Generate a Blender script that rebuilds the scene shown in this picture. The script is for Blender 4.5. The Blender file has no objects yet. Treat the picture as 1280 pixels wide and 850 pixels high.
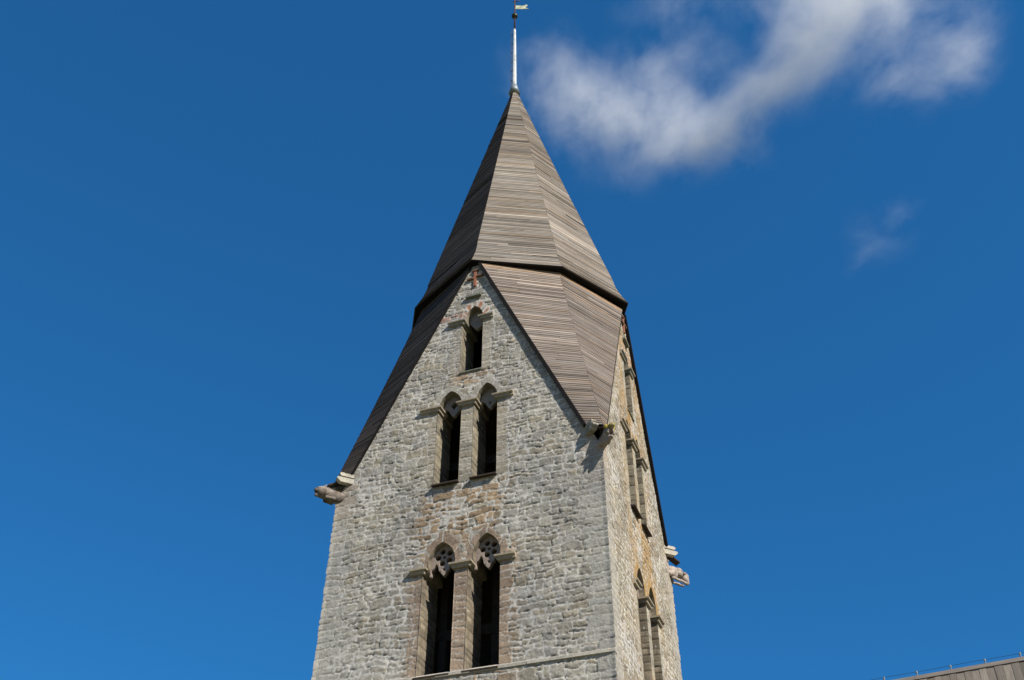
import bpy, math, random
import numpy as np
from mathutils import Vector, Matrix

# ------------------------------------------------------------------ camera, sky, sun
SC = bpy.context.scene
Z0 = 19.34                      # height of the roof foot above the ground
COL = bpy.data.collections.new("scene"); SC.collection.children.link(COL)
F_PX = 1251.6
PITCH, ROLL, YAW = math.radians(40.514), math.radians(0.306), math.radians(-20.815)
CAMP = np.array([10.868, -28.736, -17.742 + Z0])
fwd = np.array([math.sin(YAW)*math.cos(PITCH), math.cos(YAW)*math.cos(PITCH), math.sin(PITCH)])
rt = np.array([math.cos(YAW), -math.sin(YAW), 0.0]); up = np.cross(rt, fwd)
R_ = rt*math.cos(ROLL)+up*math.sin(ROLL); U_ = -rt*math.sin(ROLL)+up*math.cos(ROLL)
cd = bpy.data.cameras.new("camera"); cam = bpy.data.objects.new("camera", cd); COL.objects.link(cam)
cd.sensor_width = 36; cd.lens = F_PX/1280*36; cd.clip_start = 0.1; cd.clip_end = 20000
cam.matrix_world = Matrix(((R_[0], U_[0], -fwd[0], CAMP[0]), (R_[1], U_[1], -fwd[1], CAMP[1]),
                           (R_[2], U_[2], -fwd[2], CAMP[2]), (0, 0, 0, 1)))
SC.camera = cam
def ray(x, y):
    return fwd*F_PX + R_*(x-640) - U_*(y-425)

SUN = Vector((0.686, -0.361, 0.632)).normalized()
EL = math.asin(SUN.z); AZ = math.atan2(SUN.x, SUN.y)
w = bpy.data.worlds.new("World"); SC.world = w; w.use_nodes = True
nt = w.node_tree; nt.nodes.clear()
sky = nt.nodes.new("ShaderNodeTexSky"); sky.sky_type = 'NISHITA'; sky.sun_disc = False
sky.sun_elevation = EL; sky.sun_rotation = AZ; sky.air_density = 1.0; sky.dust_density = 0.0; sky.ozone_density = 5.0
sky.altitude = 500
bg = nt.nodes.new("ShaderNodeBackground"); bg.inputs[1].default_value = 0.070
out = nt.nodes.new("ShaderNodeOutputWorld")
def wn(t, **k):
    x = nt.nodes.new(t)
    for a, b in k.items(): setattr(x, a, b)
    return x
gm = wn("ShaderNodeGamma"); gm.inputs[1].default_value = .62
tn = wn("ShaderNodeMix", data_type='RGBA', blend_type='MULTIPLY'); tn.inputs[0].default_value = 1
tn.inputs[7].default_value = (.24, 1.20, 2.16, 1)      # deep polarised blue overhead
nt.links.new(sky.outputs[0], gm.inputs[0]); nt.links.new(gm.outputs[0], tn.inputs[6])
wc = wn("ShaderNodeTexCoord"); sx = wn("ShaderNodeSeparateXYZ"); nt.links.new(wc.outputs['Generated'], sx.inputs[0])
hz = wn("ShaderNodeMapRange", interpolation_type='SMOOTHSTEP')   # pale band over the horizon
hz.inputs['From Min'].default_value = .30; hz.inputs['From Max'].default_value = .02
nt.links.new(sx.outputs['Z'], hz.inputs['Value'])
hm = wn("ShaderNodeMix", data_type='RGBA'); nt.links.new(hz.outputs[0], hm.inputs[0]); nt.links.new(tn.outputs[2], hm.inputs[6])
hm.inputs[7].default_value = (5.2, 5.1, 4.9, 1)
nt.links.new(hm.outputs[2], bg.inputs[0]); nt.links.new(bg.outputs[0], out.inputs[0])
ld = bpy.data.lights.new("sun", 'SUN'); ld.energy = 5.0; ld.angle = math.radians(0.5); ld.color = (1, 0.95, 0.87)
lo = bpy.data.objects.new("sun", ld); COL.objects.link(lo)
lo.rotation_euler = SUN.to_track_quat('Z', 'Y').to_euler(); lo.location = (30, -30, 60)
SC.view_settings.view_transform = 'Standard'; SC.view_settings.look = 'None'
SC.view_settings.gamma = 1; SC.view_settings.use_curve_mapping = False; SC.view_settings.exposure = 0.45
SC.cycles.volume_bounces = 8; SC.cycles.volume_step_rate = 1.0; SC.cycles.max_bounces = 8

rng = np.random.default_rng(7); rnd = random.Random(5)

# ------------------------------------------------------------------ helpers
def tag(o, label=None, cat=None, group=None, kind=None):
    if label: o['label'] = label
    if cat: o['category'] = cat
    if group: o['group'] = group
    if kind: o['kind'] = kind
    return o

def empty(name, loc=(0, 0, 0), parent=None):
    o = bpy.data.objects.new(name, None); COL.objects.link(o); o.location = loc
    o.empty_display_size = .3
    if parent: o.parent = parent
    return o

def mesh_obj(name, V, Fc, mat, parent=None, col=None, uv=None, smooth=False):
    me = bpy.data.meshes.new(name)
    V = np.asarray(V, dtype=np.float32)
    if isinstance(Fc, np.ndarray):
        n, k = Fc.shape
        me.vertices.add(len(V)); me.vertices.foreach_set('co', V.ravel())
        me.loops.add(n*k); me.loops.foreach_set('vertex_index', Fc.ravel().astype(np.int32))
        me.polygons.add(n); me.polygons.foreach_set('loop_start', np.arange(0, n*k, k, dtype=np.int32))
        me.update(calc_edges=True)
    else:
        me.from_pydata([tuple(map(float, v)) for v in V], [], Fc)
    if col is not None:
        a = me.color_attributes.new("Col", 'FLOAT_COLOR', 'POINT')
        c = np.ones((len(V), 4), dtype=np.float32); c[:, :col.shape[1]] = col
        a.data.foreach_set('color', c.ravel())
    if uv is not None:
        l = me.uv_layers.new(name="UV"); l.data.foreach_set('uv', np.asarray(uv, dtype=np.float32).ravel())
    if smooth:
        me.polygons.foreach_set('use_smooth', np.ones(len(me.polygons), dtype=bool))
    me.validate()
    me.materials.append(mat)
    o = bpy.data.objects.new(name, me); COL.objects.link(o)
    if parent: o.parent = parent
    return o

class MB:
    def __init__(s): s.v = []; s.f = []; s.c = []
    def add(s, V, Fc, c=1.0):
        b = len(s.v); s.v += [tuple(x) for x in V]; s.f += [tuple(i+b for i in f) for f in Fc]
        s.c += [(c, c, c)]*len(V)
    def box(s, o, ax, ay, az, c=1.0, cham=0):
        """o = centre; ax, ay, az = half-extent vectors; bevelled corners by cham (fraction)"""
        o, ax, ay, az = map(np.array, (o, ax, ay, az))
        if not cham:
            V = [o+i*ax+j*ay+k*az for i in (-1, 1) for j in (-1, 1) for k in (-1, 1)]
            s.add(V, [(0, 1, 3, 2), (4, 6, 7, 5), (0, 4, 5, 1), (2, 3, 7, 6), (0, 2, 6, 4), (1, 5, 7, 3)], c); return
        ch = cham; L = [np.linalg.norm(a) for a in (ax, ay, az)]
        import itertools
        # each corner is cut by a small triangle
        V = []; idx = {}
        for i, j, k in itertools.product((-1, 1), repeat=3):
            for m in range(3):
                fx = [i, j, k]
                t = [fx[n]*(1 if n == m else 1-ch/L[n]) for n in range(3)]
                idx[(i, j, k, m)] = len(V); V.append(o+t[0]*ax+t[1]*ay+t[2]*az)
        Fc = []
        for m in range(3):
            a, b = [n for n in range(3) if n != m]
            for sg in (-1, 1):
                q = []
                for (p_, r_) in ((-1, -1), (1, -1), (1, 1), (-1, 1)):
                    key = [0, 0, 0]; key[m] = sg; key[a] = p_; key[b] = r_
                    q.append(idx[(*key, m)])
                Fc.append(tuple(q))
            for p_ in (-1, 1):
                for r_ in (-1, 1):
                    q = []
                    for sg, mm in ((-1, a), (-1, b), (1, b), (1, a)):
                        key = [0, 0, 0]; key[m] = sg; key[a] = p_; key[b] = r_
                        q.append(idx[(*key, mm)])
                    Fc.append(tuple(q))
        for i, j, k in itertools.product((-1, 1), repeat=3):
            Fc.append(tuple(idx[(i, j, k, m)] for m in range(3)))
        s.add(V, Fc, c)
    def tube(s, pts, rad, n=10, c=1.0):
        pts = [np.array(p, float) for p in pts]; rad = [rad]*len(pts) if np.isscalar(rad) else rad
        V = []
        for i, p in enumerate(pts):
            d = pts[min(i+1, len(pts)-1)]-pts[max(i-1, 0)]; d /= np.linalg.norm(d)
            a = np.cross(d, [0.31, 0.95, 0.05]); a /= np.linalg.norm(a); b = np.cross(d, a)
            for k in range(n):
                t = 2*math.pi*k/n; V.append(p+rad[i]*(math.cos(t)*a+math.sin(t)*b))
        Fc = [(i*n+k, i*n+(k+1) % n, (i+1)*n+(k+1) % n, (i+1)*n+k) for i in range(len(pts)-1) for k in range(n)]
        Fc += [tuple(range(n))[::-1], tuple(range((len(pts)-1)*n, len(pts)*n))]
        s.add(V, Fc, c)
    def build(s, name, mat, parent=None, smooth=False):
        o = mesh_obj(name, s.v, s.f, mat, parent, col=np.array(s.c))
        import bmesh
        b = bmesh.new(); b.from_mesh(o.data); bmesh.ops.recalc_face_normals(b, faces=b.faces); b.to_mesh(o.data); b.free()
        if smooth: o.data.polygons.foreach_set('use_smooth', np.ones(len(o.data.polygons), dtype=bool))
        return o

_T = rng.random((256, 256))
def vn(x, y, s=0):
    x = np.asarray(x, float)+s*17.31; y = np.asarray(y, float)+s*9.17
    xi = np.floor(x).astype(int); yi = np.floor(y).astype(int)
    fx = x-xi; fy = y-yi; fx = fx*fx*(3-2*fx); fy = fy*fy*(3-2*fy)
    g = lambda a, b: _T[a & 255, b & 255]
    return (g(xi, yi)*(1-fx)+g(xi+1, yi)*fx)*(1-fy)+(g(xi, yi+1)*(1-fx)+g(xi+1, yi+1)*fx)*fy
def fbm(x, y, s=0, o=4):
    r = 0; a = .5
    for i in range(o): r = r+a*vn(x*2**i, y*2**i, s+i*3); a *= .5
    return r/(1-.5**o)
def ss(a, b, x):
    t = np.clip((x-a)/(b-a), 0, 1); return t*t*(3-2*t)
def hsh(i, j, k=0):
    v = np.sin(i*127.1+j*311.7+k*74.7)*43758.5453
    return v-np.floor(v)

# ------------------------------------------------------------------ materials
def nodes(name, rough=.9):
    m = bpy.data.materials.new(name); m.use_nodes = True; n = m.node_tree
    b = n.nodes['Principled BSDF']; b.inputs['Roughness'].default_value = rough
    b.inputs['Specular IOR Level'].default_value = .2
    return m, n, b
def mul(n, a, b, fac=1.0, mode='MULTIPLY'):
    x = n.nodes.new('ShaderNodeMix'); x.data_type = 'RGBA'; x.blend_type = mode; x.inputs[0].default_value = fac
    for s, i in ((a, 6), (b, 7)):
        if hasattr(s, 'is_output') or hasattr(s, 'links'): n.links.new(s, x.inputs[i])
        else: x.inputs[i].default_value = s
    return x.outputs[2]
def noise(n, vec, scale, detail=6, rough=.6, stretch=None):
    t = n.nodes.new('ShaderNodeTexNoise'); t.inputs['Scale'].default_value = scale
    t.inputs['Detail'].default_value = detail; t.inputs['Roughness'].default_value = rough
    if stretch:
        mp = n.nodes.new('ShaderNodeMapping'); mp.inputs['Scale'].default_value = stretch
        n.links.new(vec, mp.inputs[0]); vec = mp.outputs[0]
    n.links.new(vec, t.inputs['Vector']); return t.outputs['Fac']
def ramp(n, f, stops):
    r = n.nodes.new('ShaderNodeValToRGB'); e = r.color_ramp.elements
    while len(e) < len(stops): e.new(.5)
    for x, (p, c) in zip(e, stops):
        x.position = p; x.color = (*c, 1) if not np.isscalar(c) else (c, c, c, 1)
    n.links.new(f, r.inputs[0]); return r.outputs[0]
def bump(n, b, h, dist, strength=1):
    x = n.nodes.new('ShaderNodeBump'); x.inputs['Distance'].default_value = dist; x.inputs['Strength'].default_value = strength
    n.links.new(h, x.inputs['Height']); n.links.new(x.outputs[0], b.inputs['Normal'])
def attr(n):
    a = n.nodes.new('ShaderNodeVertexColor'); a.layer_name = "Col"; return a.outputs[0]
def ocoord(n):
    return n.nodes.new('ShaderNodeTexCoord').outputs['Object']

def stone_mat(name, tint=None, spot=True, bumpd=.012):
    m, n, b = nodes(name, .92)
    oc = ocoord(n)
    c = attr(n)
    if tint: c = mul(n, c, (*tint, 1))
    f1 = ramp(n, noise(n, oc, 9, 8, .7), [(.25, .66), (.5, 1.0), (.78, 1.26)])
    c = mul(n, c, f1)
    f2 = ramp(n, noise(n, oc, .55, 5, .6), [(.3, (.84, .84, .86)), (.7, (1.14, 1.12, 1.06))])
    c = mul(n, c, f2)
    if spot:   # pale lichen dots and dark specks
        v = noise(n, oc, 5.0, 3, .5)
        s = ramp(n, v, [(.70, 0.0), (.76, 1.0)])
        x = n.nodes.new('ShaderNodeMix'); x.data_type = 'RGBA'
        n.links.new(s, x.inputs[0]); n.links.new(c, x.inputs[6]); x.inputs[7].default_value = (.6, .6, .57, 1)
        x2 = n.nodes.new('ShaderNodeMath'); x2.operation = 'MULTIPLY'; x2.inputs[1].default_value = .7
        n.links.new(s, x2.inputs[0]); n.links.new(x2.outputs[0], x.inputs[0]); c = x.outputs[2]
    n.links.new(c, b.inputs['Base Color'])
    bump(n, b, noise(n, oc, 16, 8, .75), bumpd*2.2, 1)
    return m
M_WALL = stone_mat('rubble_limestone')
M_DRESS = stone_mat('dressed_stone', bumpd=.006)
M_GARG = stone_mat('carved_stone', spot=False, bumpd=.014)
_n = M_GARG.node_tree; _b = _n.nodes['Principled BSDF']; _l = _b.inputs['Base Color'].links[0].from_socket
_s = ramp(_n, noise(_n, ocoord(_n), 3.2, 6, .65), [(.34, (.45, .42, .38)), (.50, (1, 1, 1))])
_n.links.new(mul(_n, _l, _s), _b.inputs['Base Color'])

def wood_mat(name, tint, dark=.55, uvn='UV'):
    m, n, b = nodes(name, .85)
    u = n.nodes.new('ShaderNodeUVMap'); u.uv_map = 'UV'
    c = mul(n, attr(n), (*tint, 1))
    g = ramp(n, noise(n, u.outputs[0], 1, 7, .7, (1.2, 55, 1)), [(.3, dark+.12), (.52, 1.0), (.75, 1.3)])
    c = mul(n, c, g)
    g2 = ramp(n, noise(n, u.outputs[0], 1, 5, .65, (.8, 6, 1)), [(.3, .78), (.7, 1.2)])
    c = mul(n, c, g2)
    g3 = ramp(n, noise(n, ocoord(n), .35, 4, .6), [(.3, (.9, .87, .84)), (.7, (1.1, 1.1, 1.1))])
    c = mul(n, c, g3)
    n.links.new(c, b.inputs['Base Color'])
    bump(n, b, noise(n, u.outputs[0], 1, 6, .7, (2, 70, 1)), .006, 1)
    return m
M_BOARD = wood_mat('silvered_boards', (1, 1, 1))
M_BOARD2 = wood_mat('brown_boards', (1, 1, 1))

def simple(name, c, rough=.6, metal=0, var=.25, sc=8):
    m, n, b = nodes(name, rough)
    g = ramp(n, noise(n, ocoord(n), sc, 6, .65), [(.3, 1-var), (.7, 1+var)])
    n.links.new(mul(n, g, (*c, 1)), b.inputs['Base Color']); b.inputs['Metallic'].default_value = metal
    return m
M_DARK = simple('shade_black_wood', (.007, .0055, .005), .9, 0, .4, 5)  # near-black: shade under eave and verge is put into the wood colour
M_SOFFIT = simple('soffit_wood', (.05, .036, .026), .8, 0, .4, 5)
M_INT = simple('old_timber', (.05, .042, .035), .9, 0, .4, 5)
M_WHITE = simple('white_painted_mast', (.52, .53, .52), .55, 0, .4, 2.5)
M_LEAD = simple('lead_collar', (.22, .25, .26), .5, .3, .3, 12)
M_RUST = simple('rusty_iron', (.12, .06, .045), .8, .3, .5, 20)
M_BALL = simple('dark_bronze', (.05, .05, .025), .45, .6, .5, 9)
M_VANE = simple('worn_gilt_vane', (.40, .41, .27), .6, .2, .6, 7)
M_CABLE = simple('dark_cable', (.03, .03, .03), .6)
M_SLAB = simple('rust_stained_slab', (.15, .088, .06), .95, 0, .4, 14)
M_BRICK = simple('red_brick', (.26, .11, .065), .9, 0, .35, 20)
M_MOSS = simple('mossy_slab', (.15, .155, .12), .95, 0, .5, 14)

# ground -------------------------------------------------------------
m, n, b = nodes('churchyard_grass', 1)
g = ramp(n, noise(n, ocoord(n), .6, 8, .7), [(.3, (.10, .11, .05)), (.7, (.20, .18, .11))])
n.links.new(g, b.inputs['Base Color']); bump(n, b, noise(n, ocoord(n), 9, 5), .05)
ring = [(0, 0, 0)]; fc = []
NR = 48
radii = [30, 90, 300, 1200, 5000]
for r in radii:
    for k in range(NR): ring.append((r*math.cos(2*math.pi*k/NR), r*math.sin(2*math.pi*k/NR), 0))
for k in range(NR): fc.append((0, 1+k, 1+(k+1) % NR))
for q in range(len(radii)-1):
    for k in range(NR):
        a = 1+q*NR; fc.append((a+k, a+NR+k, a+NR+(k+1) % NR, a+(k+1) % NR))
tag(mesh_obj('ground', ring, fc, m), kind='structure', label='grass churchyard ground round the tower')

# ------------------------------------------------------------------ TOWER
HX, HY = 4.5, 4.29
tower = tag(empty('church_tower', (0, 0, 0)), 'grey rubble stone church tower with steep wooden eight-sided spire', 'church tower')
FACES = [  # u dir, normal, distance, half width
    dict(u=(1, 0), n=(0, -1), d=HY, h=HX), dict(u=(0, 1), n=(1, 0), d=HX, h=HY),
    dict(u=(-1, 0), n=(0, 1), d=HY, h=HX), dict(u=(0, -1), n=(-1, 0), d=HX, h=HY)]
ZSTR = -6.93
STEP = .10
def P3(f, u, z, o=0.0):
    """face coordinates -> world"""
    return np.array([f['u'][0]*u+f['n'][0]*(f['d']+o), f['u'][1]*u+f['n'][1]*(f['d']+o), z+Z0])
# openings: centre, half width, sill, spring, apex, row
WIN = [(.14, .33, 3.70, 5.95, 6.64, 1),
       (-.61, .40, -.70, 2.28, 2.97, 2), (.70, .37, -.70, 2.28, 2.99, 2),
       (-.63, .44, -6.90, -3.66, -2.76, 3), (.81, .435, -6.90, -3.66, -2.72, 3)]
ST = {1: .14, 2: .07, 3: .24}      # how far the sides rise straight above the imposts
DL = {.14: .14, -.61: .05, .70: .09, -.63: .15, .81: .14}    # the left jamb stands back from the arch
def sd_open(W_, u, z):
    c, hw, s, sp, ap, _ = W_; st = sp+ST[_]; H = ap-st; r = (H*H+hw*hw)/(2*hw); dl = DL[c]
    a = np.hypot(u-(c+hw-r), z-st)-r; b = np.hypot(u-(c-hw+r), z-st)-r
    hi = np.where(z > st, np.maximum(a, b), np.maximum(np.abs(u-c)-hw, sp-.3-z))
    cc = c-dl/2
    lo_ = np.maximum(np.maximum(np.abs(u-cc)-hw-dl/2, s-z), z-sp+.02)
    return np.minimum(hi, lo_)
def sd_gable(f, u, z):
    q = 1 if f['h'] > 4.4 else .955
    right = (u-.03-(.40+.45*(8.55-z))*q)/1.1
    left = (-u-.03-(.10+.485*(8.55-z))*q)/1.1
    g = np.maximum(np.maximum(left, right), z-8.72)
    return np.where(z > -.4, g, -1.0)   # <0 is inside the wall
def phi(f, u, z):
    r = -sd_gable(f, u, z)
    for W_ in WIN: r = np.minimum(r, sd_open(W_, u, z))
    return r

# courses shared by all faces
cr = np.random.default_rng(11)
zc = [-Z0-.3]
while zc[-1] < 10: zc.append(zc[-1]+cr.choice([.18, .21, .24, .28, .32, .37], p=[.12, .2, .25, .22, .14, .07]))
zc = np.array(zc)
def breaks(fi, f, ci):
    r = np.random.default_rng(1000*fi+ci); h = f['h']
    zm = .5*(zc[ci]+zc[ci+1])
    q0 = .42+.25*((ci % 2) > 0)+r.random()*.12; q1 = .42+.25*((ci % 2) == 0)+r.random()*.12
    bs = [-h+q0]; x = bs[0]
    while x < h-q1-.25:
        x += r.choice([.15, .24, .33, .42, .54, .75], p=[.14, .23, .26, .2, .13, .04])+r.random()*.06; bs.append(x)
    bs[-1] = h-q1
    def clear(a, b_, keep):
        nonlocal bs
        bs = [t for t in bs if t < a-.12 or t > b_+.12]+keep
    for row, w0, w1 in ((1, .3, .3), (2, .28, .3), (3, .3, .3)):
        ws = [W_ for W_ in WIN if W_[5] == row]
        if ws[0][2]-.1 < zm < ws[0][3]+.05:
            a = ws[0][0]-ws[0][1]-w0-.16*r.random(); b_ = ws[-1][0]+ws[-1][1]+w1+.16*r.random()
            clear(a, b_, [a, b_])
    return np.array(sorted(bs))
BR = {}
def hc(z):
    """corner profile shared by neighbouring faces"""
    ci = np.clip(np.searchsorted(zc, z)-1, 0, len(zc)-2)
    d = np.minimum(z-zc[ci], zc[ci+1]-z)
    return .030*ss(.004, .03, d)*(.75+.6*hsh(ci, 3.3))+.008*(fbm(z*6, z*0+3, 5)-.5)

def stone_field(fi, f, u, z):
    """returns height, colour for points of face fi"""
    h = f['h']
    ed = h-np.abs(u)                                     # distance to the tower corner
    edf = ss(.0, .6, ed)
    uw = u+edf*(.10*(fbm(u*1.9, z*2.6, 1)-.5)*2+.030*(vn(u*13, z*13, 2)-.5)*2)
    zw = z+edf*(.10*(fbm(u*.8, z*.55, 4, 3)-.5)*2+.085*(vn(u*2.7, z*2.1, 6)-.5)+.028*(vn(u*11, z*11, 7)-.5)*2)
    ci = np.clip(np.searchsorted(zc, zw)-1, 0, len(zc)-2)
    idx = np.zeros(u.shape); left = np.zeros(u.shape); right = np.zeros(u.shape)
    for c in np.unique(ci):
        if (fi, c) not in BR: BR[(fi, c)] = breaks(fi, f, int(c))
        b_ = BR[(fi, c)]; mk = ci == c
        k = np.searchsorted(b_, uw[mk]); idx[mk] = k
        bb = np.concatenate([[-99], b_, [99]])
        left[mk] = bb[k]; right[mk] = bb[k+1]
    z_lo, z_hi = zc[ci], zc[ci+1]
    wid = right-left
    r0 = hsh(ci, idx, fi)
    inner = (idx > 0) & (wid < 5) & (ed > .35)
    sp = inner & (z_hi-z_lo > .23) & (r0 < .50)           # some stones are two thin ones
    zm = z_lo+(z_hi-z_lo)*(.33+.34*hsh(ci, idx, 5))
    upm = zw > zm
    z_lo2 = np.where(sp & upm, zm, z_lo); z_hi2 = np.where(sp & ~upm, zm, z_hi)
    sid = np.where(sp & upm, 1, 0)
    # a few joints do not reach: lean of the vertical joints
    lean = (hsh(ci, idx, 8)-.5)*.25*(zw-.5*(z_lo+z_hi))
    du = np.minimum(uw-left+lean, right-uw-lean*.5); dzl = zw-z_lo2; dzh = z_hi2-zw
    # rounded corners
    cr_ = .055*inner
    a = np.maximum(cr_-du, 0); bq = np.maximum(cr_-np.minimum(dzl, dzh), 0)
    d = np.where((a > 0) & (bq > 0), cr_-np.hypot(a, bq), np.minimum(du, np.minimum(dzl, dzh)))
    R0, R1, R2, R3 = [hsh(ci+.5*sid, idx+.37*sid, fi+k) for k in (11, 12, 13, 14)]
    smear = fbm(u*.9, z*.9, 21)
    m_ = .009+.022*ss(.3, .75, smear)+.026*(vn(u*8, z*8, 9)-.5)
    quoin = (ed < .75) & ((idx == 0) | (right > 50))
    # dressed blocks round the windows
    dress = np.zeros(u.shape); arch = np.zeros(u.shape); arow = np.zeros(u.shape); aid = np.zeros(u.shape); ad = np.full(u.shape, 9.)
    for wi, W_ in enumerate(WIN):
        c, hw, s, spg, ap, row = W_
        s_ = sd_open(W_, u, z)
        ang = np.arctan2(z-spg+.05, u-c)
        nb = {1: 11, 2: 5, 3: 5}[row]
        t = ang/math.pi*nb+.5*(row == 3)
        k = np.floor(t)
        wdt = {1: .24, 2: .19, 3: .26}[row]+.05*(vn(u*5, z*5, 31)-.5)+(hsh(k, wi, fi)-.5)*{1: .16, 2: .14, 3: .24}[row]
        am = (s_ < wdt) & (z > spg-.02)
        fr = np.minimum(t-k, 1-(t-k))*math.pi/nb*(hw+.15)
        dd = np.minimum(fr, wdt-s_)
        upd = am & (s_ < ad*5)
        arch = np.where(am, 1, arch); arow = np.where(am, row, arow); aid = np.where(am, k+20*wi, aid); ad = np.where(am, dd, ad)
        jm = (s_ < .45) & (z < spg) & (z > s)
        dress = np.where(jm, np.maximum(dress, ss(.45, .25, s_)), dress)
    A = arch > 0
    d = np.where(A, ad, d)
    R0 = np.where(A, hsh(aid, aid*0+5, fi), R0); R1 = np.where(A, hsh(aid, aid*0+7, fi), R1)
    smooth = np.maximum(np.maximum(dress, A*1.0*(arow > 1)), quoin*1.0)
    m2 = np.where(smooth > .5, .007, m_)
    prof = ss(m2-.004, m2+.034, d)
    und = np.where(dzl < .05, 1, 0)*(R2 > .55)            # undercut lower joints
    body = (.003+.008*R0)*(1-.4*smooth)+(1-smooth)*((R1-.5)*.016*(zw-.5*(z_lo+z_hi))/.25+(R2-.5)*.014*np.clip((uw-.5*(left+right))/.4, -1, 1)*(wid < 5))
    rough = (fbm(u*6, z*9, 41)-.5)*.034*(1-.65*smooth)+(fbm(u*20, z*24, 44, 3)-.5)*.024*(1-.4*smooth)
    hgt = prof*body+rough*(.35+.65*prof)
    crack = (1-ss(.002, .020, np.abs(dzl-.012)))*ss(.52, .60, vn(u*4.3, z*5.1, 61))*(~A)*(1-.3*smooth)
    crack = np.maximum(crack, (1-ss(.002, .016, np.abs(right-uw-lean*.5-.008)))*ss(.62, .70, vn(u*5.3, z*4.1, 64))*(~A)*(1-.3*smooth))
    hgt = hgt-.03*crack
    hgt = hgt+.03*(fbm(u*.7, z*.7, 50, 3)-.5)
    # colour ---------------------------------------------------------
    base = np.array([.322, .300, .256]); warm = np.array([.30, .262, .195]); cool = np.array([.30, .287, .258]); mort = np.array([.52, .50, .46])
    brown = np.array([.275, .190, .112]); pink = np.array([.35, .285, .225]); orange = np.array([.33, .205, .075])
    C = np.ones(u.shape+(3,))*base
    def mix(Ca, col, t): return Ca*(1-t[..., None])+col*t[..., None]
    C = mix(C, warm, ss(.68, .95, R1)*.75); C = mix(C, cool, ss(.35, .1, R1)*.7)
    C = C*(.78+.36*R3)[..., None]
    C = C*(.86+.28*fbm(u*5, z*7, 33))[..., None]
    if fi == 0:
        zone = ss(1.75, 1.15, np.abs(u+.05+.2*np.sin(z*2)))*ss(-3.6, -2.9, z)*ss(-.75, -1.05, z)
        zone = np.maximum(zone, ss(1.0, .5, np.abs(u-.1))*ss(3.75, 3.6, z)*ss(3.05, 3.2, z)*.9)
        z3 = ss(1.95, 1.45, np.abs(u-.08))*ss(-2.6, -3.2, z)*ss(-7.6, -7.2, z)
        zone = np.maximum(zone, z3*.85)
        gr = ss(-.55, -.7, z)*0
        t = zone*((R2 > .30)*.85)*np.where(A, 1.0, 1.0)
        C = mix(C, brown*(.8+.5*R3)[..., None], t)
        t = A*(arow == 3)*1.0*.9; C = mix(C, pink*.78*(.75+.4*R3)[..., None]*np.array([1., .92, .86]), t)
        t = A*(arow == 2)*.8; C = mix(C, np.array([.36, .335, .29]), t)
        t = dress*(z < -3)*.8; C = mix(C, np.array([.30, .225, .165])*(.75+.5*R3)[..., None], t)
        t = dress*(z > -1)*.5; C = mix(C, np.array([.37, .32, .24])*(.8+.4*R3)[..., None], t)
    else:
        st = ss(2.3, .4, np.abs(u-.1-.4*(fbm(z*.7, z*0, 71)-.5)))*ss(.34, .56, fbm(u*1.8, z*.5, 73))
        C = mix(C, np.array([.295, .245, .165])*(.75+.4*R3)[..., None], np.full(u.shape, .75))
        C = mix(C, orange, st*.9*ss(8, 6, z))
        C = mix(C, np.array([.36, .33, .26])*(.75+.4*R3)[..., None], dress*.8)
        ar = A*(arow > 1)*1.0; C = mix(C, orange*1.0, ar*.75)
    t = A*(arow == 1)*1.0
    br = (np.mod(aid, 2) == 0)*1.0
    C = mix(C, np.array([.36, .16, .09]), t*br*.95)
    # patches of brick chips near the gable top
    chip = (z > 5.6)*(R2 > .9)*1.0
    C = mix(C, np.array([.38, .18, .11]), chip*.7)
    pk = quoin*ss(-2.6, -.2, z)*ss(.6, .0, z)*1.0
    C = mix(C, pink, pk*.6)
    C = mix(C, np.array([.40, .39, .36]), quoin*(1-pk)*.45)
    mt = (1-ss(m2-.006, m2+.012, d))
    extra = ss(.58, .8, smear)*.5
    C = mix(C, mort*(.85+.3*fbm(u*3, z*3, 81))[..., None], np.clip(np.maximum(mt*.9, extra*(1-smooth)*(vn(u*9, z*9, 83) > .45)), 0, 1))
    if fi != 0: C = mix(C, orange*1.15, st*.55*ss(8, 6, z)*(.4+.6*ss(.4, .6, fbm(u*7, z*5, 77))))
    C = mix(C, np.array([.10, .09, .075]), crack*.75)
    return hgt, np.clip(C, 0.02, .8)

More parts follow.
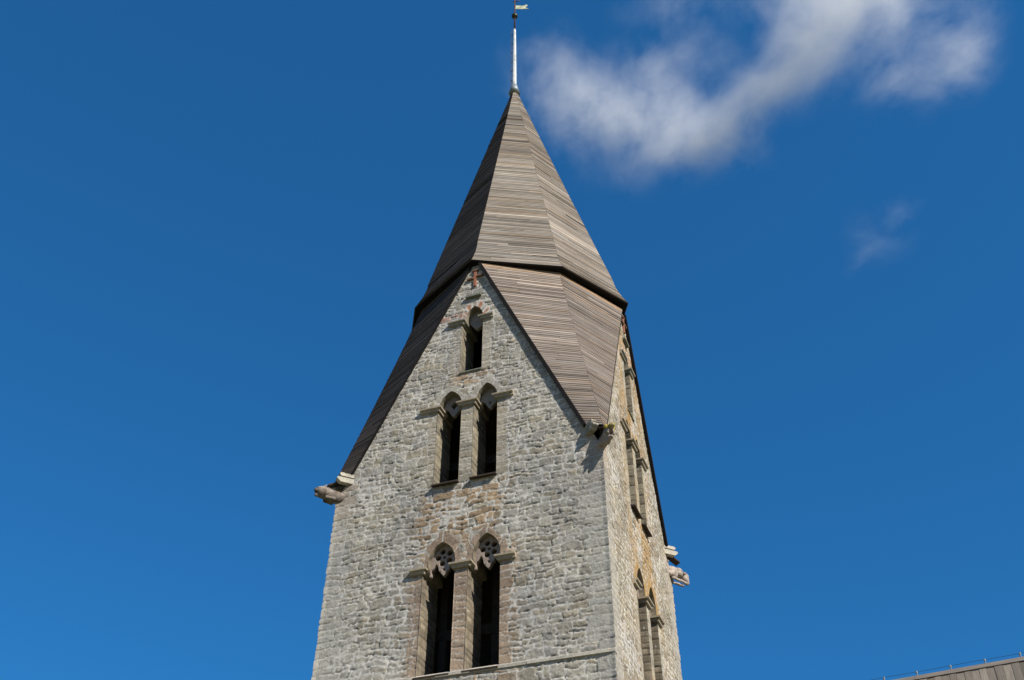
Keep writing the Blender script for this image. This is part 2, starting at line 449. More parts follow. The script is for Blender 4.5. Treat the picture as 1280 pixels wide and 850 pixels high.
def wall_block(fi, f, z0, z1, res):
    h = f['h']
    nu = int(round(2*h/res)); nz = int(round((z1-z0)/res))
    us = np.linspace(-h, h, nu+1); zs = np.linspace(z0, z1, nz+1)
    Uo, Zo = np.meshgrid(us, zs)
    ph = phi(f, Uo, Zo); rs = us[1]-us[0]
    e = 1e-3
    gu = (phi(f, Uo+e, Zo)-phi(f, Uo-e, Zo))/(2*e); gz = (phi(f, Uo, Zo+e)-phi(f, Uo, Zo-e))/(2*e)
    near = np.abs(ph) < .76*rs
    U = np.where(near, Uo-gu*ph, Uo); Z = np.where(near, Zo-gz*ph, Zo)
    inside = ph < -.76*rs
    fm = ~(inside[:-1, :-1] | inside[1:, :-1] | inside[:-1, 1:] | inside[1:, 1:])
    cen = .25*(ph[:-1, :-1]+ph[1:, :-1]+ph[:-1, 1:]+ph[1:, 1:])
    fm &= cen > 0
    hgt, C = stone_field(fi, f, U, Z)
    own = STEP*(fi == 0)*(Z < ZSTR-.04)
    ln = STEP*(((fi+3) % 4) == 0)*(Z < ZSTR-.04); rn = STEP*(((fi+1) % 4) == 0)*(Z < ZSTR-.04)
    ed = h-np.abs(U); wgt = ss(.10, .0, ed)
    k = hc(Z)
    hgt = hgt*(1-wgt)+k*wgt
    U2 = U+np.where(U > 0, (k+rn), -(k+ln))*wgt
    H = hgt+own
    n_ = np.array(f['n']); u_ = np.array(f['u'])
    X = u_[0]*U2+n_[0]*(f['d']+H); Y = u_[1]*U2+n_[1]*(f['d']+H)
    V = np.stack([X, Y, Z+Z0], -1).reshape(-1, 3)
    W1 = nu+1
    ii, jj = np.nonzero(fm)
    a = ii*W1+jj
    Fq = np.stack([a, a+1, a+W1+1, a+W1], 1)
    used = np.unique(Fq); mp = -np.ones(len(V), int); mp[used] = np.arange(len(used))
    return V[used], mp[Fq], C.reshape(-1, 3)[used]
for fi, f in enumerate(FACES):
    res = .029 if fi < 2 else .06
    V1, F1, C1 = wall_block(fi, f, -9.6, 8.9, res)
    V2, F2, C2 = wall_block(fi, f, -Z0-.25, -9.6, .055 if fi < 2 else .09)
    V = np.concatenate([V1, V2]); Fq = np.concatenate([F1, F2+len(V1)]); C = np.concatenate([C1, C2])
    mesh_obj('wall', V, Fq, M_WALL, tower, col=C)

# ---- window reveals, tracery, imposts, sills
def outline(W_, n=9, grow=0.0):
    c, hw, s, sp, ap, row = W_
    sp = sp+ST[row]
    hw2 = hw+grow; H = ap-sp+grow; r = (H*H+hw2*hw2)/(2*hw2)
    pts = [(c-hw2, s)]
    a1 = math.atan2(H, r-hw2)       # angle at the apex for the arc centred right
    L = [(c-hw2+r-r*math.cos(t), sp+r*math.sin(t)) for t in np.linspace(0, a1, n)]
    Rr = [(2*c-x, z) for x, z in L[::-1]][1:]
    return pts+L+Rr+[(c+hw2, s)]
def lerp(a, b, t): return a+(b-a)*t

def reveal(f, fi, W_, parent):
    """the stone lining of the opening: many little quads so that block joints show"""
    pts = []
    c, hw, s, sp, ap, row = W_
    for z in np.linspace(s, sp-.02, int((sp-s)/.026)+1): pts.append((c-hw-DL[c], z))
    pts.append((c-hw, sp-.02))
    o = outline(W_, 12)
    pts += o[1:-1]
    for z in np.linspace(sp, s, int((sp-s)/.026)+1): pts.append((c+hw, z))
    D = np.array([.012, -.05, -.10, -.16, -.22, -.28, -.34, -.40, -.46, -.55, -.65, -.8, -.95, -1.1])
    V = []; Cc = []
    mid = np.array([c, sp-.4])
    for i, (x, z) in enumerate(pts):
        ci = int(np.clip(np.searchsorted(zc, z)-1, 0, len(zc)-2)); d = min(z-zc[ci], zc[ci+1]-z)
        for j, o_ in enumerate(D):
            nrm = np.array([c-x, 0 if z < sp else (sp-z)*.8]); nl = np.linalg.norm(nrm); nrm = nrm/nl if nl > 0 else nrm
            jit = (.012*hsh(ci, j // 4, fi+x)-.018*(d < .016)+.008*(vn(o_*9+x*3, z*9, 3)-.5)) if j else -.004
            V.append(P3(f, x+nrm[0]*jit, z+nrm[1]*jit, o_))
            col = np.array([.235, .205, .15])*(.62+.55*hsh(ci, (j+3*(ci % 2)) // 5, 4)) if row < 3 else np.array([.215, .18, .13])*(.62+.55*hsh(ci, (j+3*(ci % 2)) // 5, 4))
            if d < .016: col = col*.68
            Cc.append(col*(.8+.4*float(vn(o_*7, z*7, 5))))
    n_ = len(D); m_ = len(pts)
    Fq = np.array([[i*n_+j, i*n_+j+1, (i+1)*n_+j+1, (i+1)*n_+j] for i in range(m_-1) for j in range(n_-1)])
    # floor of the opening
    b = len(V)
    for o_ in (0.01, -1.1):
        for x in (c-hw-DL[c]-.01, c+hw+.01): V.append(P3(f, x, s-.004, o_)); Cc.append(np.array([.2, .19, .17]))
    Fq = np.concatenate([Fq, [[b, b+1, b+3, b+2]]])
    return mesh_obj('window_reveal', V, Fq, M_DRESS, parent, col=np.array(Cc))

def poly_plate(name, f, outer, holes, o_front, thick, mat, parent, colr):
    cu = bpy.data.curves.new(name, 'CURVE'); cu.dimensions = '2D'; cu.fill_mode = 'BOTH'; cu.extrude = thick/2
    cu.bevel_depth = .012; cu.bevel_resolution = 1; cu.offset = -.012
    for pl in [outer]+holes:
        s = cu.splines.new('POLY'); s.points.add(len(pl)-1); s.use_cyclic_u = True
        for p_, q in zip(s.points, pl): p_.co = (q[0], q[1], 0, 1)
    ob = bpy.data.objects.new(name, cu); COL.objects.link(ob)
    dg = bpy.context.evaluated_depsgraph_get(); me = bpy.data.meshes.new_from_object(ob.evaluated_get(dg))
    bpy.data.objects.remove(ob); bpy.data.curves.remove(cu)
    me.materials.clear(); me.materials.append(mat)
    co = np.zeros(len(me.vertices)*3); me.vertices.foreach_get('co', co); co = co.reshape(-1, 3)
    out_ = np.array([P3(f, u, z, o_front-thick/2+t) for u, z, t in co])
    me.vertices.foreach_set('co', out_.ravel().astype(np.float32))
    a = me.color_attributes.new("Col", 'FLOAT_COLOR', 'POINT')
    c = np.ones((len(co), 4), dtype=np.float32); c[:, :3] = colr
    a.data.foreach_set('color', c.ravel())
    me.name = name; me.update()
    o = bpy.data.objects.new(name, me); COL.objects.link(o); o.parent = parent
    return o

def circ(cx, cz, r, n=14, sx=1, ang=0):
    res = []
    for k in range(n):
        t = 2*math.pi*k/n; x, y = r*sx*math.cos(t), r*math.sin(t)
        res.append((cx+x*math.cos(ang)-y*math.sin(ang), cz+x*math.sin(ang)+y*math.cos(ang)))
    return res

def tracery(f, fi, wi, W_, parent):
    c, hw, s, sp, ap, row = W_
    o = outline(W_, 10, .03); arc = o[1:-1]       # spring to spring over the apex
    low = []
    k = hw/.4
    if row == 3:
        # remains of two cusped lancet heads, the mullion between them is gone
        half = [(1.0, -.05), (.93, -.12), (.86, -.03), (.88, .06), (.80, .13), (.73, .10), (.66, .20), (.55, .27), (.44, .22), (.38, .12),
                (.34, .04), (.24, .04), (.20, -.02), (.12, -.06), (.0, -.13)]
        left = [(-a, b_) for a, b_ in half]
        pts = left+[(a, b_) for a, b_ in half[::-1]][1:]
        if wi % 2 == 0: pts = [(x, z+.03*math.sin(7*x)) for x, z in pts]
    elif row == 2:
        pts = [(-1, .12), (-.8, .03), (-.74, .16), (-.6, .19), (-.45, .1), (-.3, -.02), (-.15, -.12), (0, -.18), (.15, -.12), (.28, -.03), (.45, .02), (.6, .14), (.8, .12), (1, .02)]
    else:
        pts = [(-1, .22), (-.7, .14), (-.5, .0), (-.3, -.12), (-.1, -.2), (.15, -.17), (.35, -.1), (.6, .02), (.8, .1), (1, .2)]
    low = [(c+x*(hw+.03), sp+z*k) for x, z in pts]
    outer = [(arc[0][0], low[0][1])]+arc[1:-1]+[(arc[-1][0], low[-1][1])]+low[::-1][1:-1]
    holes = []
    if row == 3:
        cz = sp+.50
        cz = sp+.52*(ap-sp)+.02
        R_h = .185*k
        holes.append(circ(c, cz, .048*k))
        for q in range(5):
            t = math.pi/2+.3+q*math.pi*.4
            rr = .074
            holes.append(circ(c+R_h*math.cos(t), cz+R_h*math.sin(t), rr*1.12*k, 12))
        holes.append([(c-.05, sp+.13), (c+.05, sp+.13), (c+.012, sp+.02), (c-.012, sp+.02)][::-1])
    elif row == 2:
        if wi == 1:
            holes.append([(c-.14, sp+.30), (c-.05, sp+.36), (c+.0, sp+.44), (c+.06, sp+.36), (c+.15, sp+.30), (c+.07, sp+.22), (c, sp+.12), (c-.07, sp+.22)])
        else:
            holes.append([(c-.05, sp+.12), (c+.06, sp+.14), (c+.02, sp+.02), (c-.03, sp+.03)])
    else:
        holes.append([(c-.03, sp+.22), (c+.04, sp+.23), (c+.01, sp+.16)])
    return poly_plate('tracery', f, outer, holes, -.20 if row == 3 else -.30, .13, M_DRESS, parent, (.29, .235, .20) if row == 3 else (.25, .225, .20))

PROF = [(-.03, -.10), (.075, -.10), (.085, -.015), (.145, .005), (.15, .058), (-.03, .075)]
def impost_run(mb, f, path, mit, z):
    n_ = len(PROF); V = []
    for (u, o), (mu, mo) in zip(path, mit):
        for d, dz in PROF: V.append(P3(f, u+mu*d, z+dz+rnd.uniform(-.004, .004), o+mo*d))
    Fc = [(i*n_+k, i*n_+(k+1) % n_, (i+1)*n_+(k+1) % n_, (i+1)*n_+k) for i in range(len(path)-1) for k in range(n_)]
    mb.add(V, Fc+[tuple(range(n_))[::-1], tuple(range((len(path)-1)*n_, len(path)*n_))])

def tint_mb(mb, rgb):
    mb.c = [(a*rgb[0], b_*rgb[1], c*rgb[2]) for a, b_, c in mb.c]

for fi, f in enumerate(FACES):
    grp = {}
    for wi, W_ in enumerate(WIN):
        c, hw, s, sp, ap, row = W_
        win = empty('window', tuple(P3(f, c, s)), tower)
        win['label'] = {1: 'small single pointed window high in the gable', 2: 'narrow pointed window of the middle pair', 3: 'tall pointed window with pierced tracery'}[row]
        kids = []
        kids.append(reveal(f, fi, W_, win)); kids.append(tracery(f, fi, wi, W_, win))
        # sill plate
        if row > 1 or True:
            mb = MB(); pr = {1: .05, 2: .15, 3: .16}[row]; th = .03 if row == 1 else .028
            cc = P3(f, c-DL[c]/2, s-.012, pr/2-.12)
            dn = np.array([*f['n'], 0])*(pr/2+.12); dn[2] = -.035
            mb.box(cc, np.array([*f['u'], 0])*(hw+DL[c]/2+.03 if row > 1 else hw+DL[c]/2), dn, (0, 0, th), 1, .008)
            kids.append(mb.build('sill', M_SOFFIT if row > 1 else M_MOSS, win))
        mb = MB()
        zi = sp+.03
        lef = {1: -.84, 2: -1.69, 3: -1.62}[row]; rig = {1: .88, 2: 1.65, 3: 1.74}[row]
        first = wi in (0, 1, 3); last = wi in (0, 2, 4)
        runs = []
        if first: ue = c-hw-DL[c]; runs.append(([(lef, 0), (ue, 0), (ue, -.5)], [(0, 1), (1, 1), (1, 0)]))
        if wi in (1, 3):
            W2 = WIN[wi+1]; a0 = c+hw; a1 = W2[0]-W2[1]-DL[W2[0]]
            runs.append(([(a0, -.5), (a0, 0), (a1, 0), (a1, -.5)], [(-1, 0), (-1, 1), (1, 1), (1, 0)]))
        if last: ue = c+hw; runs.append(([(ue, -.5), (ue, 0), (rig, 0)], [(-1, 0), (-1, 1), (0, 1)]))
        for path, mit in runs:
            mb = MB(); impost_run(mb, f, path, mit, zi)
            tint_mb(mb, (.34, .29, .215) if row > 1 else (.28, .26, .21))
            kids.append(mb.build('impost', M_DRESS, win))
        loc = win.location.copy()
        for kx in kids:
            me = kx.data; me.transform(Matrix.Translation(-loc))
    # drip slab above the little window, cross set into the gable
    mb = MB()
    mb.box(P3(f, .09, 7.10, .03), np.array([*f['u'], 0])*.30, np.array([*f['n'], 0])*.10, (0, 0, .05), 1, .01)
    tint_mb(mb, (1, 1, 1)); mb.build('drip_stone', M_MOSS, tower)
    cr0 = empty('gable_cross', tuple(P3(f, .12, 8.0)), tower); cr0['label'] = 'red brick cross set in the gable peak with dark slab arms'
    mb = MB()
    for (z0_, z1_) in ((7.60, 8.33), ):
        mb.box(P3(f, .12+rnd.uniform(-.01, .01), (z0_+z1_)/2, .02), np.array([*f['u'], 0])*.055, np.array([*f['n'], 0])*.045, (0, 0, (z1_-z0_)/2), 1, .01)
    a_ = mb.build('upright', M_BRICK, cr0)
    parts_ = [a_]
    for (uu, zz, hw_) in ((-.075, 8.02, .125), (.315, 8.10, .125), (.13, 8.40, .12)):
        mb = MB(); mb.box(P3(f, uu, zz, .025), np.array([*f['u'], 0])*hw_, np.array([*f['n'], 0])*.06, (0, 0, .045), 1, .01)
        parts_.append(mb.build('arm', M_SLAB, cr0))
    for kx in parts_: kx.data.transform(Matrix.Translation(-cr0.location))

# string course on the front face
mb = MB(); f = FACES[0]; x = -HX-.02
while x < HX+.03:
    x2 = min(x+rnd.uniform(.6, 1.1), HX+.045)
    p_ = .145+rnd.uniform(-.012, .012); cval = rnd.uniform(.85, 1.1)
    V = [P3(f, uu, zz, oo) for uu in (x+.003, x2-.003) for zz, oo in ((ZSTR+.13, -.05), (ZSTR+.07, .04), (ZSTR+.02, p_), (ZSTR-.06, p_), (ZSTR-.075, STEP-.03), (ZSTR-.075, -.05))]
    Fc = [(i, i+1, i+7, i+6) for i in range(5)]+[tuple(range(6))[::-1], tuple(range(6, 12)), (5, 0, 6, 11)]
    mb.add(V, Fc, cval); x = x2
    if x >= HX+.04: break
tint_mb(mb, (.42, .39, .33)); mb.build('string_course', M_DRESS, tower)

# floors and beams inside
for z in (-7.6, -1.6, 3.2):
    mb = MB(); mb.box((0, 0, z+Z0), (3.4, 0, 0), (0, 3.2, 0), (0, 0, .1), 1); mb.build('belfry_floor', M_INT, tower)
mb = MB(); mb.box((0, 0, .5+Z0), (1.1, 0, 0), (0, 1.0, 0), (0, 0, 8.0), 1); mb.build('light_block_core', M_INT, tower)  # unseen box added to block light and views through the tower
for zb in (-5.0, 1.0):
    for y in (-2.6, 0, 2.6):
        mb = MB(); mb.box((0, y, zb+Z0), (4.3, 0, 0), (0, .14, 0), (0, 0, .16), 1); mb.build('beam', M_INT, tower)
for x in (-1.2, .5):
    mb = MB(); mb.box((x, -2.6, -3.9+Z0), (.12, 0, 0), (0, .12, 0), (0, 0, 3.4), 1); mb.build('beam', M_INT, tower)

# ------------------------------------------------------------------ roofs of boards
def clad(rows, name, mat, parent, tone, bw=.10, lap=.014, dark=0.0, seg=(2.2, 5.0), seed=0, rag=.006, fresh=False):
    """rows: list of (left, right, outward) stations going up; boards run left-right"""
    r = random.Random(seed)
    V = []; Fc = []; C = []; UV = []
    st = [(np.array(a, float), np.array(b_, float)) for a, b_ in rows]
    ls = [0]
    for i in range(1, len(st)):
        m0 = (st[i-1][0]+st[i-1][1])/2; m1 = (st[i][0]+st[i][1])/2; ls.append(ls[-1]+np.linalg.norm(m1-m0))
    def at_(t):
        for i in range(1, len(ls)):
            if t <= ls[i] or i == len(ls)-1:
                q = (t-ls[i-1])/(ls[i]-ls[i-1]); return lerp(st[i-1][0], st[i][0], q), lerp(st[i-1][1], st[i][1], q)
    t = 0
    band = 1.0
    while t < ls[-1]-.01:
        b2 = bw*r.uniform(.7, 1.35); t2 = min(t+b2, ls[-1])
        A0, B0 = at_(t); A1, B1 = at_(t2)
        ax = (B1-A1); ln = np.linalg.norm(ax)
        w0 = np.linalg.norm(B0-A0)
        if max(ln, w0) > .05:
            axn = (ax if ln > w0 else B0-A0); axn = axn/np.linalg.norm(axn)
            nrm = np.cross(axn, ((A1+B1)-(A0+B0))/2); nrm /= np.linalg.norm(nrm)
            L = max(ln, w0); cuts = [0.0]; x = r.uniform(.4, seg[1])
            while x < L-.5: cuts.append(x/L); x += r.uniform(*seg)
            cuts.append(1.0)
            if r.random() < .07: band = r.choice([.90, .96, 1.0, 1.04, 1.12])
            for c0, c1 in zip(cuts[:-1], cuts[1:]):
                g = .0025/L; ca = c0+(g if c0 > 0 else 0); cb = c1-(g if c1 < 1 else 0)
                lp = lap*r.uniform(.7, 1.4); up_ = r.uniform(0, .004)
                if r.random() < .03: lp *= 1.9
                sag = r.uniform(-rag, rag); sag2 = sag+r.uniform(-rag, rag)
                upv = (A1-A0); 
                p = [lerp(A0, B0, ca)+nrm*lp, lerp(A0, B0, cb)+nrm*lp, lerp(A1, B1, cb)+nrm*up_, lerp(A1, B1, ca)+nrm*up_]
                dn = np.cross(nrm, axn)
                p[0] = p[0]-dn*sag*-1; p[1] = p[1]+dn*sag2
                q0 = p[0]-nrm*(lp+.01); q1 = p[1]-nrm*(lp+.01)
                b = len(V); V += p+[q0, q1]
                Fc += [(b, b+1, b+2, b+3), (b+4, b+5, b+1, b)]
                k = r.gauss(1, .12)*band; k = max(.5, min(1.6, k))
                ra = r.random()
                tc = np.array(tone)*k
                if fresh and t > ls[-1]-.32 and ci_ != 3: tc = np.array([.34, .235, .15])*k
                if ra < .10: tc = tc*np.array([1.10, 1.0, .88])
                elif ra < .22: tc = tc*np.array([.95, 1.0, 1.06])
                elif ra < .29: tc = tc*1.45
                elif ra < .36: tc = tc*.62
                C += [tc]*6
                u0 = r.uniform(0, 50); v0 = r.uniform(0, 50); Lb = (cb-ca)*L
                UV += [(u0, v0), (u0+Lb, v0), (u0+Lb, v0+.12), (u0, v0+.12), (u0, v0), (u0+Lb, v0), (u0+Lb, v0), (u0, v0)]
        t = t2
    # solid backing just behind the boards
    o = mesh_obj(name, V, Fc, mat, parent, col=np.array(C), uv=UV)
    return o, V, Fc, C, UV

ZE, ZA = 8.74, 25.62
RG, RD = 4.70, 4.37      # eave radius at the gables and at the corners
def ring_at(z):
    """octagon vertices at height z; index 0 = front gable, then anticlockwise seen from above"""
    zf = ZE+1.5; FL = .115
    if z <= zf: k = 1-FL*(1-(1-(z-ZE)/(zf-ZE))**1.5)   # bell-cast foot
    else: k = (1-FL)*(ZA-z)/(ZA-zf)
    lean = (z-ZE)/(ZA-ZE)
    pts = []
    for i in range(8):
        a = -math.pi/2+i*math.pi/4; rr = RG if i % 2 == 0 else RD
        x, y = rr*k*math.cos(a), rr*k*math.sin(a); dx, dy, dz = EAVE_OFF.get(i, (0, 0, 0))
        pts.append(np.array([x+dx*(1-lean), y+dy*(1-lean), z+Z0+dz*max(0, 1-(z-ZE)/6)]))
    return pts
# the old frame is a little out of true
EAVE_OFF = {0: (.06, .10, 0), 1: (.03, .01, 0), 2: (.13, 0, .24), 3: (.05, 0, .1), 7: (.07, .17, 0)}
allV = []; allF = []; allC = []; allUV = []
ks = [ZE, ZE+.12, ZE+.25, ZE+.4, ZE+.6, ZE+.85, ZE+1.15, ZE+1.5, 12, 16, 20, 24, ZA-.25]
for i in range(8):
    st = [(ring_at(z)[i], ring_at(z)[(i+1) % 8]) for z in ks]
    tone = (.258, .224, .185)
    if i in (5, 6, 7): tone = (.058, .050, .044)      # darker wood on this side, with its shade also put into the tone
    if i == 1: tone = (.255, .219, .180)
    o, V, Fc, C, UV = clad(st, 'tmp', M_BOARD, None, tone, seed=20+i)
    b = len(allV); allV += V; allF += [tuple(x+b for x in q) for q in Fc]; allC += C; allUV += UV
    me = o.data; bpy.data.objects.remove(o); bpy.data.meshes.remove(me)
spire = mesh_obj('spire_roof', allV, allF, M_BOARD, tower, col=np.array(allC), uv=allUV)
spire['label'] = 'steep eight-sided spire clad in silvered horizontal boards'
# unseen dark lining added inside the boards to block light, closed below
mb = MB(); r0_ = [np.array([q[0]*.96, q[1]*.96, q[2]]) for q in ring_at(ZE+.3)]; r1_ = [np.array([q[0]*.98, q[1]*.98, q[2]]) for q in ring_at(ZE+1.5)]; r2_ = [np.array([q[0]*.9, q[1]*.9, q[2]]) for q in ring_at(ZA-.8)]
r1_ = [np.array([q[0]*.985, q[1]*.985, q[2]]) for q in r1_]
mb.add(r0_+r1_+r2_, [tuple(range(8))[::-1]]+[(i, (i+1) % 8, 8+(i+1) % 8, 8+i) for i in range(8)]+[(8+i, 8+(i+1) % 8, 16+(i+1) % 8, 16+i) for i in range(8)]+[tuple(range(16, 24))])
mb.build('spire_light_blocker', M_INT, tower)
# eave: fascia and soffit, a closed lip under the spire
mb = MB()
e0 = ring_at(ZE); 
def scl(p, k, dz): return np.array([p[0]*k, p[1]*k, p[2]+dz])
for i in range(8):
    a, b_ = e0[i], e0[(i+1) % 8]
    q = [scl(a, .999, .0), scl(b_, .999, .0), scl(b_, .993, -.035), scl(a, .993, -.035), scl(b_, .90, -.07), scl(a, .90, -.07)]
    mb.add(q, [(0, 1, 2, 3), (3, 2, 4, 5)])
mb.build('eave_soffit', M_DARK, tower)

# roofs over the four corners, between the gables
def verge(f, side, z):
    q = 1 if f['h'] > 4.4 else .955
    return (.40+.45*(8.55-z))*q if side > 0 else -(.10+.485*(8.55-z))*q
GROUPC = []
for ci_ in range(4):
    fA = FACES[ci_]; fB = FACES[(ci_+1) % 4]          # corner at the right end of fA
    er = ring_at(ZE)
    iA = 2*ci_; C0 = scl(er[iA+1], .93, -.02)
    # corner foot
    n2 = np.array([fA['n'][0]+fB['n'][0], fA['n'][1]+fB['n'][1], 0.0])
    K = np.array([n2[0]*(HX-.0), n2[1]*(HY-.0), .22+Z0]) 
    cornr = empty('corner_roof', tuple(K), tower)
    tone = (.210, .175, .146) if ci_ != 3 else (.055, .047, .041)  # left corner: dark board tone carries that side's shade too
    Vs = []; Fs = []; Cs = []; Us = []
    TA = P3(fA, verge(fA, 1, 8.62)-.02, 8.70, .075); TB = P3(fB, verge(fB, -1, 8.62)+.02, 8.70, .075)
    KA = P3(fA, verge(fA, 1, .36), .36, .07); KB = P3(fB, verge(fB, -1, .36), .36, .07)
    Kt = K+n2*.10
    # facets are slightly hollow like the photo's: stations from the foot up
    def stations(T, Kf, left):
        rows = []
        for t in np.linspace(0, 1, 9):
            hol = -.10*math.sin(math.pi*t)
            e = lerp(Kf, T, t); h_ = lerp(Kt, C0, t)
            e = e.copy(); e[2] += 0
            h_ = h_+n2*hol*.25
            rows.append((e, h_) if left else (h_, e))
        return rows
    for part, (T, Kf, left) in enumerate(((TA, KA, True), (TB, KB, False))):
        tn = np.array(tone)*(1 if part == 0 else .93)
        if ci_ == 3 and part == 1: pass
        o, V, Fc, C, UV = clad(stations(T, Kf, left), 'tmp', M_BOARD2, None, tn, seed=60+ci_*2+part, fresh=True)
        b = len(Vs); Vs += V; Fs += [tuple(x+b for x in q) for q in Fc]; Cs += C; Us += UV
        me = o.data; bpy.data.objects.remove(o); bpy.data.meshes.remove(me)
        # verge board along the gable edge
        mb = MB(); d = T-Kf; L = np.linalg.norm(d); d = d/L
        nn = np.array([*(fA['n'] if part == 0 else fB['n']), 0.0]); sd = np.cross(d, nn); 
        inw = sd if np.dot(sd, (C0-T)) > 0 else -sd
        if part == 0: mb.box((T+Kf)/2+nn*-.02-inw*.06, d*(L/2), nn*.075, inw*.06, 1, .008)
        else: mb.box((T+Kf)/2+nn*-.03-inw*.012, d*(L/2), nn*.05, inw*.02, 1, .006)
        vb = mb.build('verge_board', M_DARK, cornr)
        vb.data.transform(Matrix.Translation(-Vector(K)))
    E_ = n2/np.linalg.norm(n2); S_ = np.array([-E_[1], E_[0], 0])
    mb = MB(); dn_ = E_*.30+np.array([0, 0, -.17]); mb.box(E_*.10+np.array([0, 0, -.12]), dn_, S_*.14, (0, 0, .03), 1, .006)
    mb.build('gutter_board', M_SOFFIT, cornr)
    Vs = np.array(Vs)-K
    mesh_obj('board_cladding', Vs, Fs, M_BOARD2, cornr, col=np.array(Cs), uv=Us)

# ------------------------------------------------------------------ sculpted stones by a distance field
def surface(fn, lo_, hi_, step):
    xs = [np.arange(a, b_+step, step) for a, b_ in zip(lo_, hi_)]
    X, Y, Z = np.meshgrid(*xs, indexing='ij'); D = fn(X, Y, Z)
    nx, ny, nz = D.shape
    S = D < 0
    c = np.zeros((nx-1, ny-1, nz-1), int)
    acc = np.zeros((nx-1, ny-1, nz-1, 3)); cnt = np.zeros((nx-1, ny-1, nz-1))
    P = np.stack([X, Y, Z], -1)
    sl = lambda a, i, j, k: a[i:nx-1+i, j:ny-1+j, k:nz-1+k]
    for ax in range(3):
        for o1 in (0, 1):
            for o2 in (0, 1):
                s = [0, 0, 0]; oth = [q for q in range(3) if q != ax]; s[oth[0]] = o1; s[oth[1]] = o2; e = list(s); e[ax] = 1
                d0, d1 = sl(D, *s), sl(D, *e); cr_ = (d0 < 0) != (d1 < 0)
                t = np.where(cr_, d0/np.where(cr_, d0-d1, 1), 0)[..., None]
                pt = sl(P, *s)*(1-t)+sl(P, *e)*t
                acc += np.where(cr_[..., None], pt, 0); cnt += cr_
    act = cnt > 0; ids = -np.ones(act.shape, int); ids[act] = np.arange(act.sum())
    V = acc[act]/cnt[act][:, None]
    Fq = []
    for ax in range(3):
        oth = [(1, 2), (2, 0), (0, 1)][ax]
        A = S; B = np.roll(S, -1, ax); ch = A != B
        rng_ = [slice(1, -1)]*3
        idx = np.argwhere(ch)
        for i in idx:
            if any(i[q] < 1 or i[q] >= D.shape[q]-1 for q in range(3)): continue
            q = []
            for (a, b_) in ((0, 0), (-1, 0), (-1, -1), (0, -1)):
                j = i.copy(); j[oth[0]] += a; j[oth[1]] += b_; q.append(ids[tuple(j)])
            if min(q) < 0: continue
            if not S[tuple(i)]: q = q[::-1]
            Fq.append(q)
    return V, np.array(Fq)
def smin(a, b_, k=.04):
    h = np.clip(.5+.5*(b_-a)/k, 0, 1); return b_*(1-h)+a*h-k*h*(1-h)
def cap(X, Y, Z, a, b_, ra, rb, sz=1.0):
    a = np.array(a); b_ = np.array(b_); d = b_-a; L2 = d@d
    t = np.clip(((X-a[0])*d[0]+(Y-a[1])*d[1]+(Z-a[2])*d[2])/L2, 0, 1)
    return np.sqrt((X-a[0]-t*d[0])**2+(Y-a[1]-t*d[1])**2+((Z-a[2]-t*d[2])*sz)**2)-(ra+(rb-ra)*t)
def ell(X, Y, Z, c, r):
    k = np.sqrt(((X-c[0])/r[0])**2+((Y-c[1])/r[1])**2+((Z-c[2])/r[2])**2); return (k-1)*min(r)
def rough3(X, Y, Z, a=.008):
    return a*(np.sin(X*23+Y*7)*np.sin(Y*29-Z*5)+np.sin(Z*31+X*11)*.7+.6*np.sin(X*61+1)*np.sin(Z*53+Y*47))

# local frame: +X points outward along the diagonal, Z up, origin at the wall corner
def garg_spout(X, Y, Z):          # drum-like body, small beast head with open muzzle
    d = np.maximum(cap(X, Y, Z, (-.45, 0, -.48), (.60, 0, -.31), .205, .20), X-.47-.15*Z*-1-.05)
    for x_ in (.36, .44): d = smin(d, np.maximum(cap(X, Y, Z, (-.45, 0, -.48), (.60, 0, -.31), .222, .217), np.abs(X-x_)-.022), .015)
    d = smin(d, ell(X, Y, Z, (.57, 0, -.31), (.20, .19, .19)), .03)
    for s in (-1, 1):
        d = smin(d, cap(X, Y, Z, (.52, s*.11, -.18), (.46, s*.17, -.12), .04, .03), .02)      # ears
        d = smin(d, ell(X, Y, Z, (.68, s*.075, -.22), (.055, .045, .04)), .015)               # brows
        d = smin(d, cap(X, Y, Z, (.15, s*.16, -.56), (.40, s*.13, -.54), .05, .045), .03)     # folded paws
        d = np.maximum(d, -ell(X, Y, Z, (.73, s*.085, -.27), (.035, .03, .025)))
    d = smin(d, cap(X, Y, Z, (.66, 0, -.27), (.73, 0, -.28), .10, .085), .02)                 # upper muzzle
    d = smin(d, cap(X, Y, Z, (.58, 0, -.42), (.72, 0, -.46), .085, .06), .02)                 # lower jaw
    d = np.maximum(d, -cap(X, Y, Z, (.62, 0, -.37), (.95, 0, -.37), .045, .06, 1.1))          # mouth
    return d+rough3(X, Y, Z, .004)
def garg_mouth(X, Y, Z):          # wide jaws seen end on
    d = cap(X, Y, Z, (-.35, 0, -.50), (.5, 0, -.30), .165, .14)
    d = smin(d, cap(X, Y, Z, (.42, 0, -.20), (.68, 0, -.16), .13, .09, 1.2), .04)
    d = smin(d, cap(X, Y, Z, (.3, 0, -.5), (.60, 0, -.52), .11, .06), .04)
    for s in (-1, 1):
        d = smin(d, ell(X, Y, Z, (.52, s*.12, -.14), (.07, .06, .07)), .02)
        d = smin(d, cap(X, Y, Z, (.4, s*.12, -.3), (.62, s*.1, -.4), .045, .03), .03)
    d = np.maximum(d, -cap(X, Y, Z, (.45, 0, -.34), (.85, 0, -.36), .06, .10, .9))
    return d+rough3(X, Y, Z)
